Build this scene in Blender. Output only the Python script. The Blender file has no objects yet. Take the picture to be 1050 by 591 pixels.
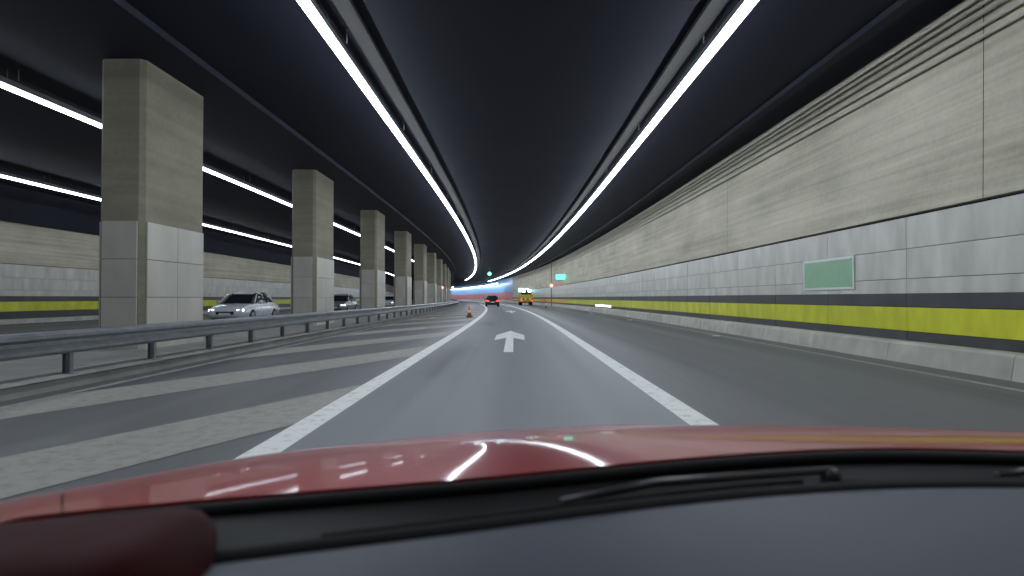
import bpy, bmesh, math, random
from mathutils import Vector, Matrix

random.seed(7)
scene = bpy.context.scene
COL = scene.collection

# ------------------------------------------------------------------ camera
F_PX = 650.0                      # focal length in photograph pixels (1050 wide)
CAM_Z = 1.175
cam_data = bpy.data.cameras.new('camera')
cam_data.sensor_width = 36.0
cam_data.lens = 36.0 * F_PX / 1050.0
cam_data.clip_start = 0.02
cam_data.clip_end = 2000.0
cam = bpy.data.objects.new('camera', cam_data)
COL.objects.link(cam)
cam.location = (0.0, 0.0, CAM_Z)
cam.rotation_euler = (math.radians(90.0) + math.atan(10.0 / F_PX), 0.0, math.atan(2.0 / F_PX))
cam_data.dof.use_dof = True
cam_data.dof.focus_distance = 18.0
cam_data.dof.aperture_fstop = 3.6
scene.camera = cam

# ------------------------------------------------------------------ world: a closed tunnel at night, lit by its own lamps
world = bpy.data.worlds.new('World')
scene.world = world
world.use_nodes = True
world.node_tree.nodes['Background'].inputs[0].default_value = (0.02, 0.025, 0.035, 1)
world.node_tree.nodes['Background'].inputs[1].default_value = 0.15
LAMP_STRENGTH = 22.0

scene.render.engine = 'CYCLES'
scene.view_settings.view_transform = 'Standard'
scene.view_settings.look = 'None'
scene.view_settings.gamma = 1.0
scene.view_settings.use_curve_mapping = False
scene.view_settings.exposure = 0.55
scene.cycles.max_bounces = 8
scene.cycles.diffuse_bounces = 5

# ------------------------------------------------------------------ alignment of the tunnel
BEND_START, BEND_R = 20.0, 1100.0      # straight, then a long left-hand bend


def heading(s):
    return 0.0 if s < BEND_START else (s - BEND_START) / BEND_R


def P(s, off, z=0.0):
    """station s along the lane, off metres to the right of it, height z"""
    a = heading(s)
    if s < BEND_START:
        return Vector((off, s, z))
    return Vector((-BEND_R * (1 - math.cos(a)) + off * math.cos(a),
                   BEND_START + BEND_R * math.sin(a) + off * math.sin(a), z))


# ------------------------------------------------------------------ materials
MATS = {}


def new_mat(name):
    m = bpy.data.materials.new(name)
    m.use_nodes = True
    nt = m.node_tree
    return m, nt, nt.nodes['Principled BSDF']


def plain(name, col, rough=0.5, metal=0.0, coat=0.0, spec=0.5, var=0.12, scale=6.0, bump=0.0, bscale=40.0, rnd=0.0, stretch=(1, 1, 1)):
    """procedural material: a colour broken up by two noises, optional fine relief"""
    if name in MATS:
        return MATS[name]
    m, nt, b = new_mat(name)
    N, L = nt.nodes, nt.links
    tc = N.new('ShaderNodeTexCoord')
    n1 = N.new('ShaderNodeTexNoise'); n1.inputs['Scale'].default_value = scale; n1.inputs['Detail'].default_value = 6
    oi = N.new('ShaderNodeObjectInfo')
    sh = N.new('ShaderNodeVectorMath'); sh.operation = 'MULTIPLY_ADD'; sh.inputs[1].default_value = stretch
    off = N.new('ShaderNodeVectorMath'); off.operation = 'SCALE'; off.inputs[0].default_value = (37.0, 53.0, 19.0)
    L.new(oi.outputs['Random'], off.inputs['Scale'])
    L.new(tc.outputs['Object'], sh.inputs[0]); L.new(off.outputs[0], sh.inputs[2])
    L.new(sh.outputs[0], n1.inputs['Vector'])
    mr = N.new('ShaderNodeMapRange')
    mr.inputs['From Min'].default_value = 0.25; mr.inputs['From Max'].default_value = 0.75
    mr.inputs['To Min'].default_value = 1 - var; mr.inputs['To Max'].default_value = 1 + var
    L.new(n1.outputs['Fac'], mr.inputs['Value'])
    mx = N.new('ShaderNodeVectorMath'); mx.operation = 'SCALE'
    mx.inputs[0].default_value = col
    rv = N.new('ShaderNodeMath'); rv.operation = 'MULTIPLY_ADD'; rv.inputs[1].default_value = 2 * rnd; rv.inputs[2].default_value = 1 - rnd
    L.new(oi.outputs['Random'], rv.inputs[0])
    pv = N.new('ShaderNodeMath'); pv.operation = 'MULTIPLY'
    L.new(mr.outputs[0], pv.inputs[0]); L.new(rv.outputs[0], pv.inputs[1])
    L.new(pv.outputs[0], mx.inputs['Scale'])
    L.new(mx.outputs[0], b.inputs['Base Color'])
    mr2 = N.new('ShaderNodeMapRange')
    mr2.inputs['To Min'].default_value = max(0.02, rough - 0.12 * var / 0.12 * 0.6)
    mr2.inputs['To Max'].default_value = min(1, rough + 0.08)
    L.new(n1.outputs['Fac'], mr2.inputs['Value'])
    L.new(mr2.outputs[0], b.inputs['Roughness'])
    b.inputs['Metallic'].default_value = metal
    b.inputs['Specular IOR Level'].default_value = spec
    if coat:
        b.inputs['Coat Weight'].default_value = coat
        b.inputs['Coat Roughness'].default_value = 0.04
    if bump:
        n2 = N.new('ShaderNodeTexNoise'); n2.inputs['Scale'].default_value = bscale; n2.inputs['Detail'].default_value = 5
        L.new(tc.outputs['Object'], n2.inputs['Vector'])
        bp = N.new('ShaderNodeBump'); bp.inputs['Strength'].default_value = bump; bp.inputs['Distance'].default_value = 0.01
        L.new(n2.outputs['Fac'], bp.inputs['Height'])
        L.new(bp.outputs[0], b.inputs['Normal'])
    MATS[name] = m
    return m


def glow(name, col, strength):
    if name in MATS:
        return MATS[name]
    m, nt, b = new_mat(name)
    b.inputs['Base Color'].default_value = (*[min(.8, c) for c in col], 1)
    b.inputs['Emission Color'].default_value = (*col, 1)
    b.inputs['Emission Strength'].default_value = strength
    b.inputs['Roughness'].default_value = 0.35
    MATS[name] = m
    return m


def concrete(name, light, dark, streak=1.0):
    """board-marked concrete: uv.x runs along the tunnel, uv.y up the wall"""
    m, nt, b = new_mat(name)
    N, L = nt.nodes, nt.links
    uv = N.new('ShaderNodeUVMap')

    def noise(sx, sy, det, seed=0.0):
        mp = N.new('ShaderNodeMapping')
        mp.inputs['Scale'].default_value = (sx, sy, 1)
        mp.inputs['Location'].default_value = (seed, seed * 1.7, 0)
        L.new(uv.outputs[0], mp.inputs['Vector'])
        n = N.new('ShaderNodeTexNoise'); n.inputs['Scale'].default_value = 1.0; n.inputs['Detail'].default_value = det
        n.inputs['Roughness'].default_value = 0.62
        L.new(mp.outputs[0], n.inputs['Vector'])
        return n
    a = noise(0.09, 5.0, 6)              # long form-board marks
    c = noise(0.35, 0.6, 7, 3.1)         # damp, dirty patches
    d = noise(9.0, 9.0, 5, 8.0)          # pores
    s = N.new('ShaderNodeMath'); s.operation = 'MULTIPLY_ADD'
    s.inputs[1].default_value = 0.55 * streak
    L.new(a.outputs['Fac'], s.inputs[0]); 
    s2 = N.new('ShaderNodeMath'); s2.operation = 'MULTIPLY'; s2.inputs[1].default_value = 0.5
    L.new(c.outputs['Fac'], s2.inputs[0]); L.new(s2.outputs[0], s.inputs[2])
    s3 = N.new('ShaderNodeMath'); s3.operation = 'MULTIPLY_ADD'; s3.inputs[1].default_value = 0.18
    L.new(d.outputs['Fac'], s3.inputs[0]); L.new(s.outputs[0], s3.inputs[2])
    r = N.new('ShaderNodeValToRGB')
    r.color_ramp.elements[0].position = 0.42; r.color_ramp.elements[0].color = (*dark, 1)
    r.color_ramp.elements[1].position = 0.82; r.color_ramp.elements[1].color = (*light, 1)
    L.new(s3.outputs[0], r.inputs[0])
    L.new(r.outputs[0], b.inputs['Base Color'])
    b.inputs['Roughness'].default_value = 0.82
    b.inputs['Specular IOR Level'].default_value = 0.3
    bp = N.new('ShaderNodeBump'); bp.inputs['Strength'].default_value = 0.5; bp.inputs['Distance'].default_value = 0.02
    L.new(s3.outputs[0], bp.inputs['Height']); L.new(bp.outputs[0], b.inputs['Normal'])
    MATS[name] = m
    return m


def asphalt(name, tone=0.075):
    """uv.x along the road, uv.y across it"""
    m, nt, b = new_mat(name)
    N, L = nt.nodes, nt.links
    uv = N.new('ShaderNodeUVMap')

    def noise(sx, sy, det, seed=0.0):
        mp = N.new('ShaderNodeMapping')
        mp.inputs['Scale'].default_value = (sx, sy, 1)
        mp.inputs['Location'].default_value = (seed, seed * 1.3, 0)
        L.new(uv.outputs[0], mp.inputs['Vector'])
        n = N.new('ShaderNodeTexNoise'); n.inputs['Scale'].default_value = 1.0; n.inputs['Detail'].default_value = det
        L.new(mp.outputs[0], n.inputs['Vector'])
        return n
    track = noise(0.012, 0.85, 3, 2.4)     # wheel tracks: long, narrow
    patch = noise(0.12, 0.5, 6, 5.0)
    grain = noise(55.0, 55.0, 3, 1.0)
    sep = N.new('ShaderNodeSeparateXYZ'); L.new(uv.outputs[0], sep.inputs[0])
    add = None
    fine = noise(240.0, 240.0, 2, 4.0)
    for nd, w in ((track, 0.8), (patch, 0.6), (grain, 0.5), (fine, .3)):
        k = N.new('ShaderNodeMath'); k.operation = 'MULTIPLY_ADD'; k.inputs[1].default_value = w
        L.new(nd.outputs['Fac'], k.inputs[0])
        if add is None:
            k.inputs[2].default_value = 0.0
        else:
            L.new(add.outputs[0], k.inputs[2])
        add = k
    r = N.new('ShaderNodeValToRGB')
    r.color_ramp.elements[0].position = 0.78; r.color_ramp.elements[0].color = (tone * .55, tone * .57, tone * .62, 1)
    r.color_ramp.elements[1].position = 1.0
    r.color_ramp.elements[1].color = (tone * 1.35, tone * 1.38, tone * 1.44, 1)
    L.new(add.outputs[0], r.inputs[0])
    L.new(r.outputs[0], b.inputs['Base Color'])
    mr = N.new('ShaderNodeMapRange')
    mr.inputs['From Min'].default_value = 0.3; mr.inputs['From Max'].default_value = 0.7
    mr.inputs['To Min'].default_value = 0.62; mr.inputs['To Max'].default_value = 0.42
    L.new(track.outputs['Fac'], mr.inputs['Value']); L.new(mr.outputs[0], b.inputs['Roughness'])
    bp = N.new('ShaderNodeBump'); bp.inputs['Strength'].default_value = 0.6; bp.inputs['Distance'].default_value = 0.008
    L.new(grain.outputs['Fac'], bp.inputs['Height']); L.new(bp.outputs[0], b.inputs['Normal'])
    MATS[name] = m
    return m


def road_paint(name, col, wear):
    """worn paint: the grey of the road shows through in flecks"""
    m, nt, b = new_mat(name)
    N, L = nt.nodes, nt.links
    uv = N.new('ShaderNodeUVMap')
    n = N.new('ShaderNodeTexNoise'); n.inputs['Scale'].default_value = 7.0; n.inputs['Detail'].default_value = 15
    n.inputs['Roughness'].default_value = 0.7
    L.new(uv.outputs[0], n.inputs['Vector'])
    r = N.new('ShaderNodeValToRGB')
    r.color_ramp.elements[0].position = wear - 0.16; r.color_ramp.elements[0].color = (.16, .16, .155, 1)
    r.color_ramp.elements[1].position = wear + 0.16; r.color_ramp.elements[1].color = (*col, 1)
    L.new(n.outputs['Fac'], r.inputs[0]); L.new(r.outputs[0], b.inputs['Base Color'])
    b.inputs['Roughness'].default_value = 0.6
    MATS[name] = m
    return m


M_CONC = concrete('wall_concrete', (.66, .62, .495), (.31, .292, .225))
M_PIER = concrete('pier_concrete', (.38, .355, .265), (.20, .187, .138), .5)
M_CEIL = plain('ceiling_paint', (.014, .0155, .027), .8, spec=.15, var=.3, scale=.5, bump=.2, bscale=8)
M_BEAM = plain('ceiling_beam_paint', (.020, .022, .033), .8, spec=.15, var=.25, scale=.7)
M_ROAD = asphalt('asphalt', .085)
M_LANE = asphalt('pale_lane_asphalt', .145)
M_WHITE = road_paint('white_road_paint', (.78, .79, .75), .33)
M_HATCH = road_paint('worn_hatch_paint', (.32, .31, .27), .38)
M_EDGE = road_paint('faded_edge_paint', (.40, .40, .38), .45)
M_PANEL = plain('white_enamel_panel', (.52, .51, .46), .38, var=.22, scale=2.2, rnd=.05, stretch=(1, 1, .35))
M_DARKP = plain('dark_panel', (.050, .052, .056), .45, var=.3, scale=2, rnd=.12)
M_YELP = plain('yellow_green_panel', (.56, .58, .024), .45, var=.24, scale=2.4, rnd=.05, stretch=(1, 1, .4))
M_KERB = plain('kerb_concrete', (.44, .43, .375), .8, var=.25, scale=2, bump=.3, rnd=.08)
M_GALV = plain('galvanised_steel', (.27, .285, .31), .42, metal=.85, var=.2, scale=5)
M_GREYM = plain('grey_painted_metal', (.22, .225, .235), .5, metal=.2, var=.15)
M_BLACK = plain('black_plastic', (.012, .012, .013), .45, var=.2, scale=12)
M_RUBBER = plain('rubber', (.010, .010, .010), .75, spec=.25, var=.2)
M_TUBE2 = glow('strip_lamp_dimmed', (.82, .90, 1.0), LAMP_STRENGTH * .5)
M_TUBE = glow('strip_lamp', (.82, .90, 1.0), LAMP_STRENGTH)


# ------------------------------------------------------------------ object helpers
def link(name, me, mat=None, parent=None):
    o = bpy.data.objects.new(name, me)
    COL.objects.link(o)
    if mat is not None and me is not None and not me.materials:
        me.materials.append(mat)
    if parent is not None:
        o.parent = parent
    return o


def tag(o, label=None, cat=None, group=None, kind=None):
    if label: o['label'] = label
    if cat: o['category'] = cat
    if group: o['group'] = group
    if kind: o['kind'] = kind
    return o


def thing(name, label, cat, loc=(0, 0, 0), rz=0.0, group=None):
    o = bpy.data.objects.new(name, None)
    o.empty_display_size = 0.3
    COL.objects.link(o)
    o.location = loc
    o.rotation_euler = (0, 0, rz)
    return tag(o, label, cat, group)


def bm_mesh(bm, name, smooth=False):
    bmesh.ops.recalc_face_normals(bm, faces=bm.faces)
    me = bpy.data.meshes.new(name)
    bm.to_mesh(me)
    bm.free()
    if smooth:
        for p in me.polygons:
            p.use_smooth = True
    return me


def box_into(bm, c, size, bevel=0.0, rz=0.0):
    r = bmesh.ops.create_cube(bm, size=1.0, matrix=Matrix.Translation(c) @ Matrix.Rotation(rz, 4, 'Z') @ Matrix.Diagonal((*size, 1)))
    if bevel:
        es = {e for v in r['verts'] for e in v.link_edges}
        bmesh.ops.bevel(bm, geom=list(es), offset=bevel, segments=2, affect='EDGES', profile=0.5)


def box(name, c, size, mat, parent=None, bevel=0.0, rz=0.0):
    bm = bmesh.new()
    box_into(bm, c, size, bevel, rz)
    return link(name, bm_mesh(bm, name), mat, parent)


def tube_into(bm, pts, r, n=8, r2=None):
    pts = [Vector(p) for p in pts]
    rings = []
    for i, p in enumerate(pts):
        d = (pts[min(i + 1, len(pts) - 1)] - pts[max(i - 1, 0)]).normalized()
        up = Vector((0, 0, 1)) if abs(d.z) < .9 else Vector((1, 0, 0))
        x = d.cross(up).normalized(); y = x.cross(d).normalized()
        rr = r if r2 is None else r + (r2 - r) * i / (len(pts) - 1)
        rings.append([bm.verts.new(p + rr * (math.cos(2 * math.pi * k / n) * x + math.sin(2 * math.pi * k / n) * y)) for k in range(n)])
    for a, b in zip(rings, rings[1:]):
        for k in range(n):
            bm.faces.new((a[k], a[(k + 1) % n], b[(k + 1) % n], b[k]))
    bm.faces.new(rings[0][::-1]); bm.faces.new(rings[-1])


def tube(name, pts, r, mat, parent=None, n=8, r2=None):
    bm = bmesh.new()
    tube_into(bm, pts, r, n, r2)
    return link(name, bm_mesh(bm, name, True), mat, parent)


def lathe(name, prof, mat, parent=None, n=20, axis='Z', loc=(0, 0, 0)):
    bm = bmesh.new()
    rings = []
    for r, h in prof:
        ring = []
        for k in range(n):
            a = 2 * math.pi * k / n
            if axis == 'Z': p = (r * math.cos(a), r * math.sin(a), h)
            elif axis == 'X': p = (h, r * math.cos(a), r * math.sin(a))
            else: p = (r * math.cos(a), h, r * math.sin(a))
            ring.append(bm.verts.new(Vector(p) + Vector(loc)))
        rings.append(ring)
    for a, b in zip(rings, rings[1:]):
        for k in range(n):
            bm.faces.new((a[k], a[(k + 1) % n], b[(k + 1) % n], b[k]))
    bm.faces.new(rings[0]); bm.faces.new(rings[-1])
    o = link(name, bm_mesh(bm, name), mat, parent)
    for p in o.data.polygons:
        p.use_smooth = len(p.vertices) == 4
    return o


def sweep(name, prof, s0, s1, step, mat, parent=None, closed=False, ends=True, smooth=False):
    """sweep a profile of (offset, height) along the tunnel; uv = metres along, metres round the profile"""
    n = max(1, int(math.ceil((s1 - s0) / step)))
    verts, faces, uvs = [], [], []
    m = len(prof)
    arc = [0.0]
    for a, b in zip(prof, prof[1:]):
        arc.append(arc[-1] + math.hypot(b[0] - a[0], b[1] - a[1]))
    per = arc[-1] + math.hypot(prof[0][0] - prof[-1][0], prof[0][1] - prof[-1][1])
    ss = [s0 + (s1 - s0) * i / n for i in range(n + 1)]
    for s in ss:
        for off, z in prof:
            verts.append(P(s, off, z))
    segs = m if closed else m - 1
    for i in range(n):
        for j in range(segs):
            k = (j + 1) % m
            faces.append((i * m + j, i * m + k, (i + 1) * m + k, (i + 1) * m + j))
            ak = per if k == 0 else arc[k]
            uvs += [(ss[i], arc[j]), (ss[i], ak), (ss[i + 1], ak), (ss[i + 1], arc[j])]
    if closed and ends:
        faces.append(tuple(range(m))[::-1]); uvs += [(0, 0)] * m
        faces.append(tuple(n * m + j for j in range(m))); uvs += [(0, 0)] * m
    me = bpy.data.meshes.new(name)
    me.from_pydata([tuple(v) for v in verts], [], faces)
    ul = me.uv_layers.new(name='UVMap')
    for i, u in enumerate(uvs):
        ul.data[i].uv = u
    if smooth:
        for p in me.polygons: p.use_smooth = True
    me.update()
    bm = bmesh.new(); bm.from_mesh(me); bmesh.ops.recalc_face_normals(bm, faces=bm.faces); bm.to_mesh(me); bm.free()
    return link(name, me, mat, parent)


def flat(name, outline, z, mat, parent=None):
    """a flat marking: outline of (s, off) points; uv in metres"""
    me = bpy.data.meshes.new(name)
    pts = [P(s, o, z) for s, o in outline]
    me.from_pydata([tuple(p) for p in pts], [], [tuple(range(len(pts)))])
    ul = me.uv_layers.new(name='UVMap')
    for i, (s, o) in enumerate(outline):
        ul.data[i].uv = (s, o)
    me.update()
    if me.polygons[0].normal.z < 0:
        me.flip_normals()
    return link(name, me, mat, parent)


# ================================================================== THE SETTING
# ground sheet under everything, road sheets, kerbs, ceiling
ground = box('ground', (-10, 170, -.06), (160, 420, .06), M_ROAD)
tag(ground, kind='structure')
# sheets are tessellated in s and follow the bend
road = sweep('road', [(-5.8 + 12.9 * i / 12, 0) for i in range(13)], -14, 330, 4, M_ROAD)
tag(road, kind='structure')
road2 = sweep('road', [(-22.3 + 13.3 * i / 8, 0.0) for i in range(9)], -14, 330, 4, M_ROAD)
tag(road2, kind='structure')
walk = sweep('median_strip', [(-5.8, -.02), (-5.8, .14), (-5.76, .15), (-9.0, .15), (-9.04, .14), (-9.04, -.02)], -14, 330, 4, plain('median_concrete', (.23, .23, .215), .85, var=.25, scale=1.5, bump=.4))
tag(walk, kind='structure')

ZC = 6.1
ceiling = box('tunnel_ceiling', (-10, 170, ZC + .25), (160, 420, .5), M_CEIL)
tag(ceiling, kind='structure')

# --- road markings (children of the road)
Z1 = .004
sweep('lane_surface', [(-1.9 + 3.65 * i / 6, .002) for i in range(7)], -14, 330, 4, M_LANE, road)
sweep('lane_line', [(-2.035, Z1), (-1.77, Z1)], -10, 120, 3, M_WHITE, road)
sweep('lane_line', [(1.62, Z1), (1.89, Z1)], -10, 160, 3, M_WHITE, road)
sweep('edge_line', [(6.33, Z1), (6.45, Z1)], -10, 140, 3, M_EDGE, road)
sweep('edge_line', [(-5.52, Z1), (-5.40, Z1)], -10, 140, 3, M_EDGE, road)
for k in range(15):                                   # hatched gore left of the lane
    s = -1.0 + 6.9 * k
    o0, o1 = -2.035, -5.40
    drop = (o0 - o1) * 2.3
    flat('hatch_stripe', [(s, o0), (s + 2.7, o0), (s + 2.7 - drop, o1), (s - drop, o1)], Z1 + .0, M_HATCH, road)


def arrow(s0, off, L, parent):
    w, hw, hl, fl = .105, .42, L * .56, L * .27
    t = s0 + L
    pts = [(s0, off - w), (s0, off + w), (t - hl * .80, off + w), (t - hl, off + hw), (t - hl + fl, off + hw * 1.04),
           (t, off), (t - hl + fl, off - hw * 1.04), (t - hl, off - hw), (t - hl * .80, off - w)]
    return flat('arrow_marking', pts, Z1, M_WHITE, parent)


arrow(13.7, -.12, 8.8, road)
arrow(49.5, .25, 8.0, road)

# ================================================================== WALLS
PANEL = {}


def panel_mesh(key, length, h, mat):
    """thin panel with bevelled edges, facing -x, base at the origin"""
    if key not in PANEL:
        bm = bmesh.new()
        box_into(bm, (0.02, length / 2, h / 2), (.04, length - .012, h - .010), .004)
        me = bm_mesh(bm, key); me.materials.append(mat)
        PANEL[key] = me
    return PANEL[key]


ROWS = [(.545, 1.0, 'yellow_panel', M_YELP), (1.0, 1.25, 'dark_panel', M_DARKP), (.0, .545, 'dark_panel', M_DARKP),
        (1.25, 1.535, 'wall_panel', M_PANEL), (1.535, 2.10, 'wall_panel', M_PANEL), (2.10, 2.70, 'wall_panel', M_PANEL)]


def place(me, name, s, off, z, parent, flip=False):
    o = link(name, me, None, parent)
    a = heading(s + 1.5)
    o.location = P(s, off, z)
    o.rotation_euler = (0, 0, a)
    if flip:
        o.rotation_euler = (0, 0, a + math.pi)
        o.location = P(s + 3.0, off, z)
    return o


# right-hand wall
W_R = 7.42
M_ORNG = plain('orange_yellow_panel', (.72, .46, .07), .4, var=.1)
wall = thing('tunnel_wall', 'right tunnel wall, concrete above white panels with a yellow-green stripe', 'wall', P(0, W_R + .1))
wall.location = (0, 0, 0)
sweep('backing', [(W_R + .5, 0), (W_R + .08, 0.0), (W_R + .08, ZC + .02), (W_R + .5, ZC + .02)], -14, 150, 3, M_BEAM, wall)
for i in range(14):
    s0 = -14 + 12.0 * i
    sweep('concrete_bay', [(W_R + .07, 2.735), (W_R - .02, 2.75), (W_R + .03, ZC), (W_R + .07, ZC)], s0 + .008, min(s0 + 12.0, 150) - .008, 3, M_CONC, wall)
S_A, S_B = 0, 75
for lo, hi, nm, mt in ROWS:
    key = '%s_%d' % (nm, int(lo * 1000))
    me = panel_mesh(key, 3.0, hi - lo, mt)
    for i in range((S_B - S_A) // 3):
        place(me, nm, S_A + 3 * i, W_R + random.uniform(-.003, .003), lo, wall)
    sweep(nm, [(W_R + .05, lo + .005), (W_R, lo + .005), (W_R, hi - .005), (W_R + .05, hi - .005)], S_B, 150, 3, M_ORNG if mt is M_YELP else mt, wall)
    sweep(nm, [(W_R + .05, lo + .005), (W_R, lo + .005), (W_R, hi - .005), (W_R + .05, hi - .005)], -14, S_A - .01, 3, mt, wall)
# pale kerb stones at its foot
bm = bmesh.new()
pr = [(W_R - .002, -.02), (W_R - .40, -.02), (W_R - .34, .33), (W_R - .30, .37), (W_R - .002, .37)]
v0 = [bm.verts.new((x, .006, z)) for x, z in pr]; v1 = [bm.verts.new((x, 2.994, z)) for x, z in pr]
for k in range(5):
    bm.faces.new((v0[k], v0[(k + 1) % 5], v1[(k + 1) % 5], v1[k]))
bm.faces.new(v0); bm.faces.new(v1[::-1])
ks = bm_mesh(bm, 'kerb_stone'); ks.materials.append(M_KERB)
kerb = tag(thing('kerb', 'pale concrete kerb along the foot of the right wall', 'kerb'), None)
for i in range(-4, 26):
    s = 3.0 * i
    o = link('kerb_stone', ks, None, kerb)
    a = heading(s + 1.5)
    o.rotation_euler = (0, 0, a)
    o.location = P(s, 0, 0)
sweep('kerb_stone', pr, 78, 300, 3, M_KERB, kerb, closed=True)

# the wall further on, round the bend: blue light above red, painted into the panel colours
far = thing('tunnel_wall', 'far wall round the bend, blue light above red light painted into its panels', 'wall')
M_BLUE_LIGHT = plain('painted_blue_light', (.22, .50, .82), .35, var=.12, scale=.4)
M_RED_LIGHT = plain('painted_red_light', (.66, .26, .28), .4, var=.12, scale=.4)
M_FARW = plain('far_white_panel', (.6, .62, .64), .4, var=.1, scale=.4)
sweep('blue_light_band', [(W_R, 2.6), (W_R, ZC)], 150, 330, 4, M_BLUE_LIGHT, far)
sweep('red_light_band', [(W_R - .01, .55), (W_R - .01, 2.6)], 150, 330, 4, M_RED_LIGHT, far)
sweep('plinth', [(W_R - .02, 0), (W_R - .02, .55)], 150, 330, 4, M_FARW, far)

# left-hand wall of the other tube
W_L = -23.0
wl = thing('tunnel_wall', 'far left wall of the neighbouring tube behind the piers', 'wall')
sweep('concrete_face', [(W_L - .5, 0), (W_L - .06, 0.0), (W_L - .06, 2.735), (W_L + .02, 2.75), (W_L - .02, 4.65), (W_L - .5, 4.65)], -14, 330, 3, M_CONC, wl)
sweep('ceiling_haunch', [(W_L - .5, 4.65), (W_L + .25, 4.65), (W_L + .9, ZC)], -14, 330, 3, M_BEAM, wl)
for lo, hi, nm, mt in ROWS:
    me = PANEL['%s_%d' % (nm, int(lo * 1000))]
    for i in range(9, 24):
        place(me, nm, 3 * i, W_L, lo, wl, flip=True)
    sweep(nm, [(W_L, lo + .005), (W_L, hi - .005)], 72, 330, 4, mt, wl)
    sweep(nm, [(W_L, lo + .005), (W_L, hi - .005)], -14, 26.9, 4, mt, wl)
sweep('kerb_stone', [(W_L, 0), (W_L + .7, 0), (W_L + .66, .2), (W_L, .2)], -14, 330, 4, M_KERB, wl, closed=True)

# ================================================================== PIERS between the tubes
beam = sweep('ceiling_beam', [(-6.45, ZC + .02), (-6.45, ZC - .14), (-9.0, ZC - .14), (-9.0, ZC + .02)], -14, 330, 3, M_BEAM)
tag(beam, 'long shallow ceiling beam running over the row of concrete piers', 'beam')


M_CLAD = plain('pier_cladding', (.44, .425, .375), .45, var=.16, scale=1.8, rnd=.05, stretch=(1, 1, .35))


def pier_meshes():
    L, T = 2.5, .9
    def prism(z0, z1, grow, ch):
        bm = bmesh.new()
        l, t = L / 2 + grow, T / 2 + grow
        pts = [(-t + ch, -l), (t - ch, -l), (t, -l + ch), (t, l - ch), (t - ch, l), (-t + ch, l), (-t, l - ch), (-t, -l + ch)]
        a = [bm.verts.new((x, y, z0)) for x, y in pts]; b = [bm.verts.new((x, y, z1)) for x, y in pts]
        for k in range(8):
            bm.faces.new((a[k], a[(k + 1) % 8], b[(k + 1) % 8], b[k]))
        bm.faces.new(a[::-1]); bm.faces.new(b)
        uvl = bm.loops.layers.uv.new('UVMap')
        for f in bm.faces:
            for lo in f.loops:
                lo[uvl].uv = (lo.vert.co.y + lo.vert.co.x, lo.vert.co.z)
        return bm_mesh(bm, 'pier')
    shaft = prism(.13, ZC - .13, 0, .09); shaft.materials.append(M_PIER)
    foot = prism(.14, .40, .05, .10); foot.materials.append(M_KERB)
    # cladding sheets on the broad and narrow faces, three courses
    out = []
    for z0, z1 in ((.42, 1.18), (1.19, 1.94), (1.95, 2.70)):
        for sx in (-1, 1):
            for hy in (-1, 1):
                bm = bmesh.new(); box_into(bm, (sx * (T / 2 + .02), hy * .575, (z0 + z1) / 2), (.036, 1.14, z1 - z0), .004)
                me = bm_mesh(bm, 'cladding'); me.materials.append(M_CLAD); out.append(me)
        for sy in (-1, 1):
            bm = bmesh.new(); box_into(bm, (0, sy * (L / 2 + .02), (z0 + z1) / 2), (.70, .036, z1 - z0), .004)
            me = bm_mesh(bm, 'cladding'); me.materials.append(M_CLAD); out.append(me)
    return shaft, foot, out


SH, FT, CL = pier_meshes()
ORD = ['nearest, largest and blurriest', 'second nearest', 'third nearest', 'fourth nearest', 'fifth nearest', 'sixth nearest',
       'seventh nearest', 'eighth nearest', 'ninth nearest', 'tenth nearest', 'farthest']
PIER_OFF = -7.85
for k in range(11):
    s = 12.6 + 11.0 * k + 1.25
    who = ['nearest and largest', 'second nearest', 'third nearest', 'fourth nearest', 'fifth nearest', 'sixth nearest',
           'seventh nearest', 'eighth nearest', 'ninth nearest', 'tenth nearest', 'eleventh and farthest'][k]
    pier = thing('concrete_pier', who + ' beige concrete pier with white lower cladding in the left row', 'pier', P(s, PIER_OFF), heading(s), 'piers between the two tubes')
    link('shaft', SH, None, pier)
    link('plinth', FT, None, pier)
    if k < 8:
        for me in CL:
            link('cladding_panel', me, None, pier)
    else:
        box('cladding_panel', (0, 0, 1.56), (.97, 2.57, 2.28), M_CLAD, pier)

# ================================================================== GUARDRAIL in front of the piers
rail = thing('guardrail', 'galvanised steel guardrail on posts in front of the left piers', 'guardrail')
RO = -5.98
wprof = [(RO, .745), (RO + .045, .735), (RO + .085, .70), (RO + .085, .66), (RO + .01, .615), (RO + .01, .56), (RO + .085, .515), (RO + .085, .475), (RO + .045, .44), (RO, .43),
         (RO - .004, .433), (RO + .041, .444), (RO + .080, .48), (RO + .080, .512), (RO + .005, .557), (RO + .005, .618), (RO + .080, .663), (RO + .080, .697), (RO + .041, .731), (RO - .004, .741)]
for i in range(-2, 21):
    s = 4.0 * i
    sweep('rail_beam', wprof, s + .002, s + 3.998, 4.2, M_GALV, rail, closed=True)
    
sweep('rail_beam', wprof, 84, 200, 4, M_GALV, rail, closed=True)
bm = bmesh.new()
for dx in (-.055, .055):
    box_into(bm, (dx * .9, 0, .44), (.008, .07, .60))
box_into(bm, (0, 0, .44), (.095, .008, .60))
box_into(bm, (0, 0, .155), (.2, .16, .012))
pm = bm_mesh(bm, 'post'); pm.materials.append(M_GALV)
for i in range(-4, 60):
    s = 2.0 * i + .6
    o = link('post', pm, None, rail); o.location = P(s, RO - .075, 0); o.rotation_euler = (0, 0, heading(s))

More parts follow.
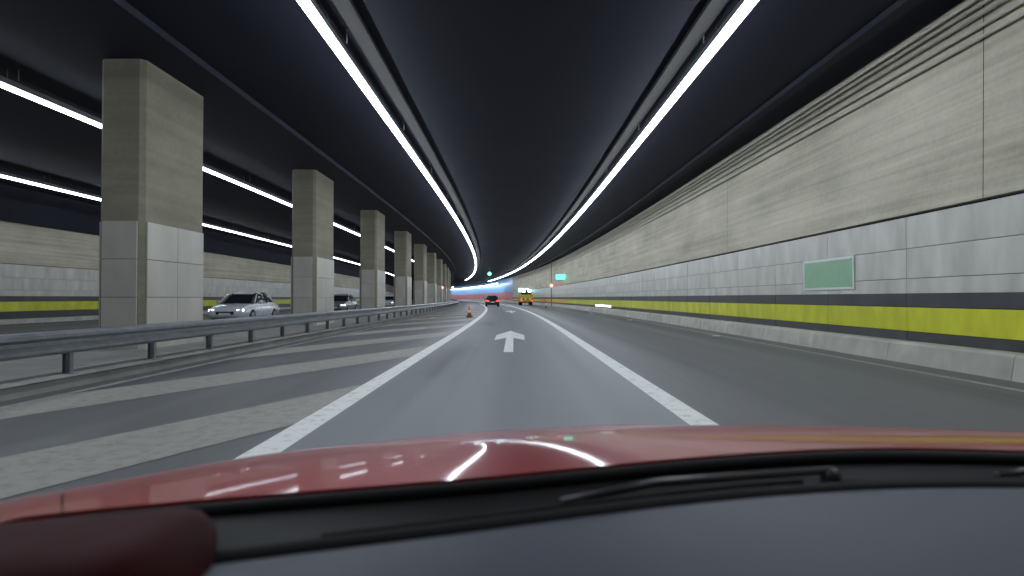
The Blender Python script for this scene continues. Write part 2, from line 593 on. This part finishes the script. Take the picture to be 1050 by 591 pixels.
# ================================================================== STRIP LIGHTS
def strip(label, off, z, s0, s1, seg=6.0, w=.15, shield=.46, lamp=None):
    t = thing('strip_light', label, 'strip light')
    sweep('housing', [(off - w * shield, z + .12), (off - w * shield, z + .002), (off + w * shield, z + .002), (off + w * shield, z + .12)], s0, s1, 3, M_GREYM, t, closed=True)
    s = s0
    while s < s1 - .5:
        e = min(s + seg, s1)
        sweep('diffuser', [(off - w * .5, z), (off - w * .5, z - .06), (off - w * .36, z - .08), (off + w * .36, z - .08), (off + w * .5, z - .06), (off + w * .5, z)], s + .01, e - .01, 3, lamp or M_TUBE, t, closed=True)
        s = e
    # hanger rods to the ceiling
    s = s0 + 1.5
    while s < min(s1, 60):
        for dx in (-.12, .12):
            tube('hanger', [P(s, off + dx, z + .15), P(s, off + dx, ZC + .01)], .012, M_GREYM, t, 5)
        s += 6.0
    return t


LZ = CAM_Z + 4.5
strip('continuous strip light over the left side of the lane, curving left far ahead', -3.17, LZ, -2, 163)
strip('continuous strip light over the right lane, parallel to the right wall', 3.58, LZ, -2, 172)
strip('upper strip light in the neighbouring tube, seen in pieces between the piers', -10.75, LZ, -12, 130, w=.09, shield=.9, lamp=M_TUBE2)
strip('lower, thinner strip light in the neighbouring tube near its far wall', -18.8, LZ, -12, 130, w=.10, shield=.9, lamp=M_TUBE2)
strip('short distant strip light in front of the blue wall round the bend', 5.5, 5.0, 168, 310, w=.3)


def tray(label, off, z, s0, s1):
    w = .28
    t = thing('cable_tray', label, 'cable tray')
    sweep('tray', [(off - w / 2, z + .08), (off - w / 2, z), (off + w / 2, z), (off + w / 2, z + .08), (off + w / 2 - .01, z + .08), (off + w / 2 - .01, z + .01), (off - w / 2 + .01, z + .01), (off - w / 2 + .01, z + .08)], s0, s1, 3, plain('dull_tray_steel', (.04, .039, .037), .75, spec=.2, var=.15), t, closed=True)
    s = s0 + 1
    while s < 60:
        tube('hanger', [P(s, off, z + .01), P(s, off, ZC + .01)], .014, M_GREYM, t, 5)
        s += 3.0
    return t


tray('grey cable tray beside the left strip light', -2.80, ZC - .12, -12, 150)
tray('grey cable tray beside the right strip light', 3.33, ZC - .12, -12, 160)
tag(sweep('cable_duct', [(6.36, ZC + .02), (6.36, ZC - .12), (6.62, ZC - .12), (6.62, ZC + .02)], -12, 150, 3, M_BEAM), 'dark square cable duct on the ceiling near the right wall', 'duct')
which = ['topmost', 'second', 'third', 'fourth', 'lowest']
for i, z in enumerate((5.93, 5.80, 5.66, 5.46, 5.28)):
    r = (.035, .03, .045, .028, .03)[i]
    ring = [(W_R - .055 + r * math.cos(a * math.pi / 4), z + r * math.sin(a * math.pi / 4)) for a in range(8)]
    tag(sweep('conduit', ring, -12, 148, 3, plain('pale_conduit', (.46, .44, .37), .55), closed=True, smooth=True),
        which[i] + ' of five thin conduits along the top of the right wall', 'conduit', 'conduits on the right wall')

# ================================================================== SIGNS AND SIGNALS
M_GREEN = plain('green_sign_face', (.26, .46, .29), .4, var=.1)
M_SIGNW = plain('white_sign_face', (.66, .72, .66), .4, var=.05)
sg = thing('wall_sign', 'green sign plate fixed on the white panels of the right wall', 'sign', P(13.8, W_R - .012, 1.36))
box('plate', (-.008, 1.2, .37), (.016, 2.4, .74), M_SIGNW, sg, .004)
box('face', (-.018, 1.2, .37), (.006, 2.28, .62), M_GREEN, sg, .002)

M_TEAL = glow('teal_lamp', (.05, .80, .55), 4.0)
for yy in (.1, 2.3):
    for zz in (.05, .69):
        lathe('bolt', [(.002, -.006), (.014, -.004), (.016, .0)], M_GALV, sg, 8, 'X', (-.020, yy, zz))
ex = thing('exit_sign', 'glowing green sign box projecting from the concrete above the white panels', 'sign', P(74, W_R, 3.3), heading(74))
box('casing', (-.62, .10, .32), (1.16, .16, .66), M_GREYM, ex, .01)
box('lit_face', (-.62, .015, .32), (1.06, .02, .56), M_TEAL, ex)
box('bracket', (-.06, .10, .32), (.14, .05, .12), M_GREYM, ex)
box('lit_face', (-.62, .185, .32), (1.06, .02, .56), M_TEAL, ex)

cy = thing('exit_sign', 'far cyan and white lit sign box on the right wall near the bend', 'sign', P(120, W_R, 2.2), heading(120))
box('casing', (-1.05, .10, .42), (2.0, .18, .8), M_GREYM, cy, .01)
box('lit_face', (-1.45, 0, .42), (1.1, .03, .7), glow('cyan_lamp', (.25, .85, .95), 3.0), cy)
box('lit_face', (-.48, 0, .42), (.76, .03, .7), glow('white_lamp', (.9, .95, 1), 3.0), cy)

# green lane signal hung over the lane
ls = thing('lane_signal', 'round green lane signal hanging from the ceiling above the lane', 'traffic signal', P(104, -.8, ZC), heading(104))
box('back_plate', (0, .12, -.98), (1.0, .10, 1.0), M_BLACK, ls, .03)
lathe('green_lens', [(.02, .0), (.27, .0), (.27, .06), (.02, .06)], glow('green_signal', (.10, 1.0, .62), 5.0), ls, 20, 'Y', (0, .01, -.98))
hd = lathe('hood', [(.34, -.14), (.36, -.14), (.36, .07), (.34, .07)], M_BLACK, ls, 20, 'Y', (0, .01, -.98))
tube('hanger', [(0, .12, -.5), (0, .12, .02)], .04, M_GREYM, ls)
# the hood above is an open ring
bmx = bmesh.new(); bmx.from_mesh(hd.data)
bmesh.ops.delete(bmx, geom=[f for f in bmx.faces if len(f.verts) > 4], context='FACES'); bmx.to_mesh(hd.data); bmx.free()

M_REDL = glow('red_lamp', (1.0, .16, .10), 6.0)
wp = thing('warning_post', 'tall grey post with a red lamp at the foot of the right wall', 'post', P(84, 6.85), heading(84))
tube('post', [(0, 0, 0), (0, 0, ZC)], .055, M_GREYM, wp, 10)
lathe('red_lamp', [(.03, -.12), (.20, -.12), (.20, -.02), (.03, -.02)], M_REDL, wp, 16, 'Y', (0, -.06, 2.8))
box('lamp_box', (0, .02, 2.8), (.46, .14, .46), M_BLACK, wp, .02)
wq = thing('warning_lamp', 'small red lamp fixed to a far pier of the left row', 'lamp', P(79.5, -7.4, 2.45), heading(80))
lathe('red_lamp', [(.03, -.12), (.18, -.12), (.18, -.02), (.03, -.02)], M_REDL, wq, 16, 'Y')
box('lamp_box', (-.02, .04, 0), (.42, .14, .42), M_BLACK, wq, .02)
wr = thing('warning_lamp', 'small white lamp beside the last piers of the left row', 'lamp', P(119, -7.0, 3.1), heading(119))
lathe('white_lens', [(.03, -.12), (.18, -.12), (.18, -.02), (.03, -.02)], MATS['white_lamp'], wr, 16, 'Y')
box('lamp_box', (-.02, .04, 0), (.42, .14, .42), M_BLACK, wr, .02)
tube('bracket', [(0, .05, .1), (0, .05, ZC - 3.1 - .12)], .03, M_GREYM, wr)

# long white marker light in the yellow stripe
ml = thing('marker_light', 'long low white light in the yellow stripe of the right wall', 'light', P(46, W_R - .012, .47), heading(50))
box('casing', (-.02, 3.6, .08), (.04, 7.3, .20), M_GREYM, ml, .006)
box('lens', (-.045, 3.6, .08), (.02, 7.2, .13), MATS['white_lamp'], ml, .004)

# road studs
M_STUD = plain('stud_reflector', (.85, .87, .9), .2, var=.05)
for i, (s, o, lab) in enumerate(((19.4, 6.15, 'nearest white road stud beside the right kerb'), (47.0, 6.1, 'far white road stud beside the right kerb'),
                                 (33.0, 6.12, 'middle white road stud beside the right kerb'), (37, -4.6, 'white road stud on the hatched area near the guardrail'),
                                 (62, -3.6, 'small far white road stud at the end of the hatched area'))):
    t = thing('road_stud', lab, 'road stud', P(s, o, 0), heading(s), 'road studs')
    bm = bmesh.new()
    r = bmesh.ops.create_cube(bm, size=1, matrix=Matrix.Translation((0, 0, .016)) @ Matrix.Diagonal((.34, .22, .04, 1)))
    for v in bm.verts:
        if v.co.z > .02: v.co.x *= .7; v.co.y *= .6
    link('body', bm_mesh(bm, 'body'), M_GALV, t)
    box('reflector', (0, -.095, .02), (.24, .03, .028), M_STUD, t)

# traffic cone on the hatching, red and white posts
M_ORANGE = plain('orange_plastic', (.85, .20, .07), .5, var=.1)
cn = thing('traffic_cone', 'orange and white traffic cone standing on the hatched area', 'traffic cone', P(38.5, -2.55))
box('base', (0, 0, .02), (.42, .42, .04), M_RUBBER, cn, .01)
lathe('cone', [(.15, .035), (.035, .70), (.02, .71)], M_ORANGE, cn, 18)
lathe('reflective_band', [(.115, .26), (.088, .42)], M_STUD, cn, 18)
for s, o, lab in ((76, 5.3, 'red and white marker post beside the right kerb'), (112, -1.6, 'farther red and white marker post at the tip of the hatched area')):
    mp = thing('marker_post', lab, 'marker post', P(s, o), heading(s), 'marker posts')
    lathe('foot', [(.16, .0), (.16, .03), (.08, .06)], M_RUBBER, mp, 14)
    for i in range(5):
        lathe('band', [(.06, .05 + .24 * i), (.06, .29 + .24 * i)], (plain('red_plastic', (.6, .05, .05), .45), M_STUD)[i % 2], mp, 14)


# ================================================================== VEHICLES IN THE TUNNEL
def loft(name, sections, mat, parent, smooth=True):
    bm = bmesh.new()
    rings = [[bm.verts.new(p) for p in sec] for sec in sections]
    n = len(rings[0])
    for a, b in zip(rings, rings[1:]):
        for k in range(n):
            bm.faces.new((a[k], a[(k + 1) % n], b[(k + 1) % n], b[k]))
    bm.faces.new(rings[0]); bm.faces.new(rings[-1])
    o = link(name, bm_mesh(bm, name, smooth), mat, parent)
    return o


def car_section(y, w, z0, z1, ws=None):
    """rounded car cross-section at station y: half-width w, sill z0, shoulder z1"""
    wt = (ws if ws is not None else w * .9)
    h = z1 - z0
    half = [(0, z0), (w * .82, z0), (w * .95, z0 + h * .12), (w, z0 + h * .45), (w * .985, z0 + h * .72), (wt, z0 + h * .95), (wt * .8, z1), (0, z1 + .012)]
    return [(x, y, z) for x, z in half] + [(-x, y, z) for x, z in half[-2:0:-1]]


def make_car(label, paint, s, off, oncoming=False, lights=1.0, group=None, hatch=False):
    rz = heading(s) + (math.pi if oncoming else 0)
    t = thing('car', label, 'car', P(s, off), rz, group)
    w = .89
    # y runs forward: rear bumper at 0, nose at 4.4
    body = [(0.0, .80, .36, .82), (.10, .86, .28, .92), (.5, .885, .22, .97), (1.2, w, .20, .97), (2.2, w, .20, .95), (3.1, w, .20, .93),
            (3.6, .885, .21, .86), (4.1, .85, .24, .76), (4.32, .78, .28, .66), (4.42, .62, .34, .58)]
    loft('body', [car_section(y, a, b, c) for y, a, b, c in body], paint, t)
    glass = plain('dark_car_glass', (.02, .025, .03), .08, var=.05)
    rear = .12 if hatch else .55
    g = [(rear, .72, .90, .92), (rear + .65, .62, .90, 1.38), (1.35, .60, .90, 1.45), (2.1, .60, .90, 1.44), (2.55, .63, .90, 1.33), (3.30, .74, .88, .90)]
    loft('greenhouse', [[(-wb + .0, y, z0), (wb * 1.12, y, z0), (wb, y, z1 - .03), (wb * .8, y, z1), (-wb * .8, y, z1), (-wb, y, z1 - .03), (-wb * 1.12, y, z0)] for y, wb, z0, z1 in g], glass, t)
    # roof skin, a little proud of the glass
    rf = [(rear + .66, .60, 1.39), (1.35, .60, 1.456), (2.1, .595, 1.447), (2.5, .59, 1.345)]
    loft('roof', [[(-a, y, z - .035), (a, y, z - .035), (a * .8, y, z), (a * .3, y, z + .01), (-a * .3, y, z + .01), (-a * .8, y, z)] for y, a, z in rf], paint, t)
    for sx in (-1, 1):
        tube('pillar', [(sx * .83, 3.22, .92), (sx * .655, 2.52, 1.335)], .03, paint, t, 6)
        tube('pillar', [(sx * .80, rear + .12, .93), (sx * .65, rear + .68, 1.37)], .04, paint, t, 6)
        tube('pillar', [(sx * .845, 1.75, .93), (sx * .635, 1.75, 1.43)], .028, M_BLACK, t, 6)
        for y in (.85, 3.5):
            wh = lathe('wheel', [(.20, -.10), (.31, -.10), (.33, -.07), (.33, .07), (.31, .10), (.20, .10)], M_RUBBER, t, 20, 'X', (sx * .79, y, .33))
            lathe('rim', [(.03, -.02), (.20, -.02), (.205, .03), (.19, .035), (.04, .05)] if sx > 0 else [(.04, -.05), (.19, -.035), (.205, -.03), (.20, .02), (.03, .02)],
                  M_GALV, wh, 16, 'X', (sx * .868, y, .33))
        hl = loft('headlight', [[(sx * x, y, z) for x, y, z in q] for q in (
            ((.50, 4.34, .52), (.74, 4.20, .54), (.75, 4.16, .66), (.52, 4.28, .66)), ((.50, 4.415, .53), (.755, 4.315, .55), (.765, 4.27, .65), (.52, 4.36, .645)))],
            glow('headlight_on', (.95, .98, 1), 22.0) if oncoming else M_GALV, t, False)
        box('taillight', (sx * .62, .0, .74), (.34, .07, .13), glow('taillight_on', (1.0, .05, .03), 2.5), t, .02)
        mb = lathe('mirror', [(.03, -.07), (.09, -.05), (.095, .03), (.05, .08)], paint, t, 12, 'Y', (sx * .98, 2.85, .98))
    box('number_plate', (0, -.015, .60) if not oncoming else (0, 4.44, .45), (.5, .02, .11), M_STUD, t, .004)
    box('bumper', (0, .03, .45), (1.5, .10, .16), M_BLACK, t, .03)
    box('grille', (0, 4.405, .50), (.8, .05, .14), M_BLACK, t, .02)
    return t


P_DARK = plain('dark_car_paint', (.03, .028, .035), .25, metal=.3, coat=1, var=.05)
P_WHITE = plain('white_car_paint', (.72, .75, .78), .25, coat=1, var=.04)
P_SILV = plain('silver_car_paint', (.45, .47, .50), .3, metal=.6, coat=1, var=.05)
make_car('dark car with red tail lights driving ahead in the same lane', P_DARK, 83, -1.0, False, hatch=True)
make_car('white oncoming car nearest behind the guardrail, in the neighbouring tube', P_WHITE, 32.4, -12.7, True, group='oncoming cars')
make_car('oncoming silver car with bright headlights behind the second and third piers', P_SILV, 52.5, -13.2, True, group='oncoming cars')
make_car('small distant oncoming car seen between the third and fourth piers', P_WHITE, 76, -13.0, True, group='oncoming cars')

# yellow service truck ahead in the right-hand lane
P_YEL = plain('yellow_truck_paint', (.62, .50, .03), .4, coat=.5, var=.06)
tr = thing('service_truck', 'yellow service truck with two white lights ahead in the right lane', 'truck', P(95, 4.5), heading(95))
box('chassis', (0, 2.6, .52), (1.5, 5.0, .18), M_BLACK, tr, .02)
box('load_box', (0, 1.7, 1.12), (1.95, 3.3, 1.06), P_YEL, tr, .04)
loft('cab', [[(-.92, y, .5), (.92, y, .5), (.92, y, zs), (w_, y, zt), (-w_, y, zt), (-.92, y, zs)] for y, zs, w_, zt in ((3.55, 1.3, .80, 2.05), (4.5, 1.3, .80, 2.05), (5.0, 1.15, .84, 1.3), (5.3, .9, .86, 1.0))], P_YEL, tr, False)
box('rear_window', (0, 3.535, 1.78), (1.2, .03, .36), MATS['dark_car_glass'], tr)
box('light_board', (0, .35, 2.05), (1.5, .08, .75), M_BLACK, tr, .02)
for sx in (-1, 1):
    box('white_light', (sx * .42, .29, 2.22), (.5, .04, .42), MATS['white_lamp'], tr, .01)
    box('taillight', (sx * .8, .02, .72), (.22, .06, .14), MATS['taillight_on'], tr, .01)
    tube('board_post', [(sx * .5, .38, 1.6), (sx * .5, .38, 2.0)], .03, M_GREYM, tr)
    for y in (.9, 4.2):
        lathe('wheel', [(.2, -.12), (.37, -.12), (.39, -.08), (.39, .08), (.37, .12), (.2, .12)], M_RUBBER, tr, 20, 'X', (sx * .78, y, .39))
for i in range(6):
    box('rear_stripe', (-.82 + .33 * i, .04, .98), (.16, .02, .30), (M_STUD, M_REDS := plain('red_stripe', (.5, .05, .04), .4))[i % 2], tr)

# ================================================================== THE RED CAR THE PHOTOGRAPH IS TAKEN FROM
# measured in picture columns, but every point carries its own real distance (0.5 - 2.4 m) and height
def lerp(tab, u):
    if u <= tab[0][0]:
        a, b = tab[0], tab[1]
    elif u >= tab[-1][0]:
        a, b = tab[-2], tab[-1]
    else:
        for a, b in zip(tab, tab[1:]):
            if a[0] <= u <= b[0]:
                break
    t = (u - a[0]) / (b[0] - a[0])
    return a[1] + (b[1] - a[1]) * t


def smooth_tab(tab, u, r=70):
    return sum(lerp(tab, u + r * k / 4.0) for k in range(-4, 5)) / 9.0


CREST = [(0, 514), (100, 496), (200, 477), (300, 460.5), (400, 452), (500, 446.5), (600, 440), (700, 435.5), (800, 435), (900, 437), (1050, 442)]
BASE = [(0, 532), (120, 519), (250, 508), (400, 496), (525, 486), (650, 473), (780, 462), (900, 457), (1050, 461)]
LIP = [(100, 593), (222, 575), (330, 562), (450, 547), (525, 537), (700, 514), (850, 501), (960, 497), (1050, 498)]
D_CREST = [(-80, .86), (0, .95), (150, 1.15), (300, 1.38), (500, 1.52), (700, 1.58), (900, 1.5), (1050, 1.4), (1150, 1.3)]
D_BASE = [(-80, .68), (0, .73), (250, .78), (525, .83), (780, .90), (1050, .95), (1150, .95)]
D_LIP = [(100, .50), (222, .55), (525, .64), (960, .77), (1150, .79)]


def ray(u, d, z):
    return Vector(((u - 527.0) / F_PX * d, d, z))


def slope(tab, u, r=70):
    return (smooth_tab(tab, u, r) - 305.5) / F_PX


def bonnet_z(u, d):
    mb, mc = slope(BASE, u), slope(CREST, u)
    db, dc = smooth_tab(D_BASE, u), smooth_tab(D_CREST, u)
    zb, zc = CAM_Z - mb * db, CAM_Z - mc * dc
    a = (mb - mc) * db / (dc - db) ** 2
    z = zc - mc * (d - dc) - a * (d - dc) ** 2
    # the power dome: two soft creases that open towards the nose
    x = (u - 527.0) / F_PX * d
    t = max(0.0, min(1.0, (d - db) / .35))
    for c0, c1, sg_ in ((-.10, -.30, 1), (.16, .40, -1)):
        xc = c0 + (c1 - c0) * max(0, d - .85) / 1.0
        q = (x - xc) / .05 * sg_
        z += t * .010 * (1 / (1 + math.exp(-q)) - .5)
    return z


M_PAINT, nt, b = new_mat('red_car_paint')
b.inputs['Base Color'].default_value = (.30, .012, .014, 1)
b.inputs['Metallic'].default_value = .3
b.inputs['Roughness'].default_value = .42
b.inputs['Specular IOR Level'].default_value = .25
b.inputs['Coat Weight'].default_value = .6
b.inputs['Coat Roughness'].default_value = .06
nn = nt.nodes.new('ShaderNodeTexNoise'); nn.inputs['Scale'].default_value = 900.0; nn.inputs['Detail'].default_value = 2
tcn = nt.nodes.new('ShaderNodeTexCoord'); nt.links.new(tcn.outputs['Object'], nn.inputs['Vector'])
cr = nt.nodes.new('ShaderNodeValToRGB')
cr.color_ramp.elements[0].color = (.26, .003, .004, 1); cr.color_ramp.elements[1].color = (.42, .007, .009, 1)
nt.links.new(nn.outputs['Fac'], cr.inputs[0]); nt.links.new(cr.outputs[0], b.inputs['Base Color'])

own = thing('car', 'red car in the foreground, its bonnet and dashboard filling the bottom', 'car', (0, 0, 0))


def skin(name, us, ts, fz, mat, extra_skirt=0.0):
    """grid over columns us and fractions ts from the bonnet base to the nose"""
    bm = bmesh.new()
    rows = []
    for u in us:
        db = smooth_tab(D_BASE, u)
        dn = 1.0 + (smooth_tab(D_CREST, u) - .9) * 1.95
        dn = max(dn, db + .45)
        rows.append([bm.verts.new(ray(u, db + (dn - db) * t, fz(u, db + (dn - db) * t))) for t in ts])
    for a, c in zip(rows, rows[1:]):
        for k in range(len(ts) - 1):
            bm.faces.new((a[k], a[k + 1], c[k + 1], c[k]))
    # a turned-down edge gives the sheet its thickness
    bmesh.ops.recalc_face_normals(bm, faces=bm.faces)
    if bm.faces[0].normal.z < 0:
        bmesh.ops.reverse_faces(bm, faces=bm.faces)
    es = [e for e in bm.edges if e.is_boundary]
    r = bmesh.ops.extrude_edge_only(bm, edges=es)
    for v in r['geom']:
        if isinstance(v, bmesh.types.BMVert):
            v.co.z -= .03
    me = bpy.data.meshes.new(name); bm.to_mesh(me); bm.free()
    for p in me.polygons: p.use_smooth = True
    o = link(name, me, mat, own)
    md = o.modifiers.new('edge', 'EDGE_SPLIT'); md.split_angle = math.radians(50)
    return o


TS = [i / 40.0 for i in range(41)]
skin('bonnet', [66 + (1120 - 66) * i / 110.0 for i in range(111)], TS, bonnet_z, M_PAINT)
skin('wing', [-95 + (64 + 95) * i / 24.0 for i in range(25)], TS, lambda u, d: bonnet_z(u, d) - .35 * max(0, (30 - u) / 650.0) ** 1.5, M_PAINT)
skin('wing', [1125 + 75 * i / 12.0 for i in range(13)], TS, lambda u, d: bonnet_z(u, d) - .6 * max(0, (u - 1125) / 650.0) ** 1.5, M_PAINT)
for ug in (65, 1122):
    db = smooth_tab(D_BASE, ug); dn = max(1.0 + (smooth_tab(D_CREST, ug) - .9) * 1.95, db + .45)
    tube('gutter', [ray(ug, db + (dn - db) * i / 16.0, bonnet_z(ug, db + (dn - db) * i / 16.0) - .014) for i in range(17)], .011, M_RUBBER, own, 6)
# flanks of the wings
for u in (-96, 1201):
    pts = []
    db = smooth_tab(D_BASE, u); dn = max(1.0 + (smooth_tab(D_CREST, u) - .9) * 1.95, db + .45)
    x0 = ray(u, db, 0).x; sgn = -1 if x0 < 0 else 1
    bm = bmesh.new()
    cols = []
    for i in range(13):
        t = i / 12.0
        d = db + (dn - db) * t
        p = ray(u, d, bonnet_z(u, d) - (.35 if u < 0 else .6) * (abs((30 if u < 0 else 1125) - u) / 650.0) ** 1.5 - .028)
        cols.append([bm.verts.new((p.x + sgn * k * .02 * (1 - (k - 2) ** 2 / 8), p.y, p.z + (.28 - p.z) * k / 4.0)) for k in range(5)])
    for a, c in zip(cols, cols[1:]):
        for k in range(4):
            bm.faces.new((a[k], a[k + 1], c[k + 1], c[k]))
    link('flank', bm_mesh(bm, 'flank', True), M_PAINT, own)

# black cowl between bonnet and dashboard
bm = bmesh.new(); rows = []
for i in range(61):
    u = -60 + 1240 * i / 60.0
    db, dl = smooth_tab(D_BASE, u), smooth_tab(D_LIP, u)
    zb, zl = CAM_Z - slope(BASE, u) * db, CAM_Z - slope(LIP, u) * dl
    row = []
    for k, (t, dz) in enumerate(((1.02, -.012), (.96, -.014), (.8, -.02), (.55, -.034), (.42, -.034), (.3, -.022), (.12, -.012), (-.02, -.006))):
        row.append(bm.verts.new(ray(u, dl + (db - dl) * t, zl + (zb - zl) * t + dz)))
    rows.append(row)
for a, c in zip(rows, rows[1:]):
    for k in range(len(a) - 1):
        bm.faces.new((a[k], a[k + 1], c[k + 1], c[k]))
link('cowl', bm_mesh(bm, 'cowl', True), plain('cowl_plastic', (.006, .006, .007), .6, spec=.2, var=.2), own)
# rubber seal along the bonnet base and along the dashboard lip
def along(tabv, tabd, frac, dz, u0, u1, n=50):
    out = []
    for i in range(n + 1):
        u = u0 + (u1 - u0) * i / n
        d = smooth_tab(tabd, u)
        out.append(ray(u, d + frac, CAM_Z - slope(tabv, u) * d + dz))
    return out
tube('seal', along(BASE, D_BASE, -.012, -.010, -40, 1140), .009, M_RUBBER, own)
tube('seal', along(LIP, D_LIP, .012, -.004, 60, 1140), .010, M_RUBBER, own)
# wipers lying in the cowl: arm, blade, pivot
def wiper(ua, ub, up):
    def pt(u, t, dz):
        db, dl = smooth_tab(D_BASE, u), smooth_tab(D_LIP, u)
        zb, zl = CAM_Z - slope(BASE, u) * db, CAM_Z - slope(LIP, u) * dl
        return ray(u, dl + (db - dl) * t, zl + (zb - zl) * t + dz)
    n = 14
    w = tube('wiper_blade', [pt(ua + (ub - ua) * i / n, .30 + .10 * i / n, -.010) for i in range(n + 1)], .004, M_RUBBER, own)
    tube('wiper_arm', [pt(up, .62, -.010), pt(up + (ua - up) * .35, .60, -.008), pt(ua + (ub - ua) * .5, .37, -.006)], .0055, plain('satin_black', (.03, .03, .032), .35, var=.1), own)
    c = pt(up, .62, -.02)
    lathe('wiper_pivot', [(.012, -.01), (.013, .0), (.013, .008), (.007, .013), (.003, .014)], MATS['satin_black'], own, 14, 'Z', c)
wiper(330, 820, 850)
wiper(860, 1180, 1170)

# dashboard top
M_DASH = plain('dashboard_vinyl', (.044, .050, .069), .5, var=.10, scale=5, bump=.15, bscale=420)
bm = bmesh.new(); rows = []
for i in range(61):
    u = 40 + 1120 * i / 60.0
    dl = smooth_tab(D_LIP, u); zl = CAM_Z - slope(LIP, u) * dl
    p = ray(u, dl, zl)
    row = []
    for k, (dy, dz) in enumerate(((.004, -.012), (.0, -.003), (-.006, .0), (-.03, .0), (-.08, -.003), (-.14, -.010), (-.2, -.025), (-.26, -.055), (-.30, -.10), (-.32, -.18), (-.33, -.4))):
        row.append(bm.verts.new((p.x, p.y + dy, p.z + dz)))
    rows.append(row)
for a, c in zip(rows, rows[1:]):
    for k in range(len(a) - 1):
        bm.faces.new((a[k], a[k + 1], c[k + 1], c[k]))
link('dashboard', bm_mesh(bm, 'dashboard', True), M_DASH, own)

# red instrument hood at the left end of the dashboard, with a rounded right end
M_HOOD = plain('dark_red_leather', (.034, .0022, .003), .65, spec=.12, var=.15, scale=30, bump=.15, bscale=300)
secs = []
D0 = .52
for i in range(25):
    t = i / 24.0
    x = -.62 + (.62 - .255) * t
    e = max(0.0, (x + .300) / .045)
    k = math.sqrt(max(0.0, 1 - e * e))
    u = 527 + x / D0 * F_PX
    vt = 543 - 15 * max(-1.0, min(1, u / 195.0))
    zt = CAM_Z - (vt - 16 - 305.5) / F_PX * (D0 + .055)
    hz = .06 * (.25 + .75 * k)
    cz = zt - .06
    hy = .075 * (.25 + .75 * k)
    secs.append([(x, D0 + hy * math.copysign(abs(math.cos(a)) ** .5, math.cos(a)), cz + hz * math.copysign(abs(math.sin(a)) ** .4, math.sin(a)))
                 for a in [2 * math.pi * j / 32 for j in range(32)]])
loft('instrument_hood', secs, M_HOOD, own)
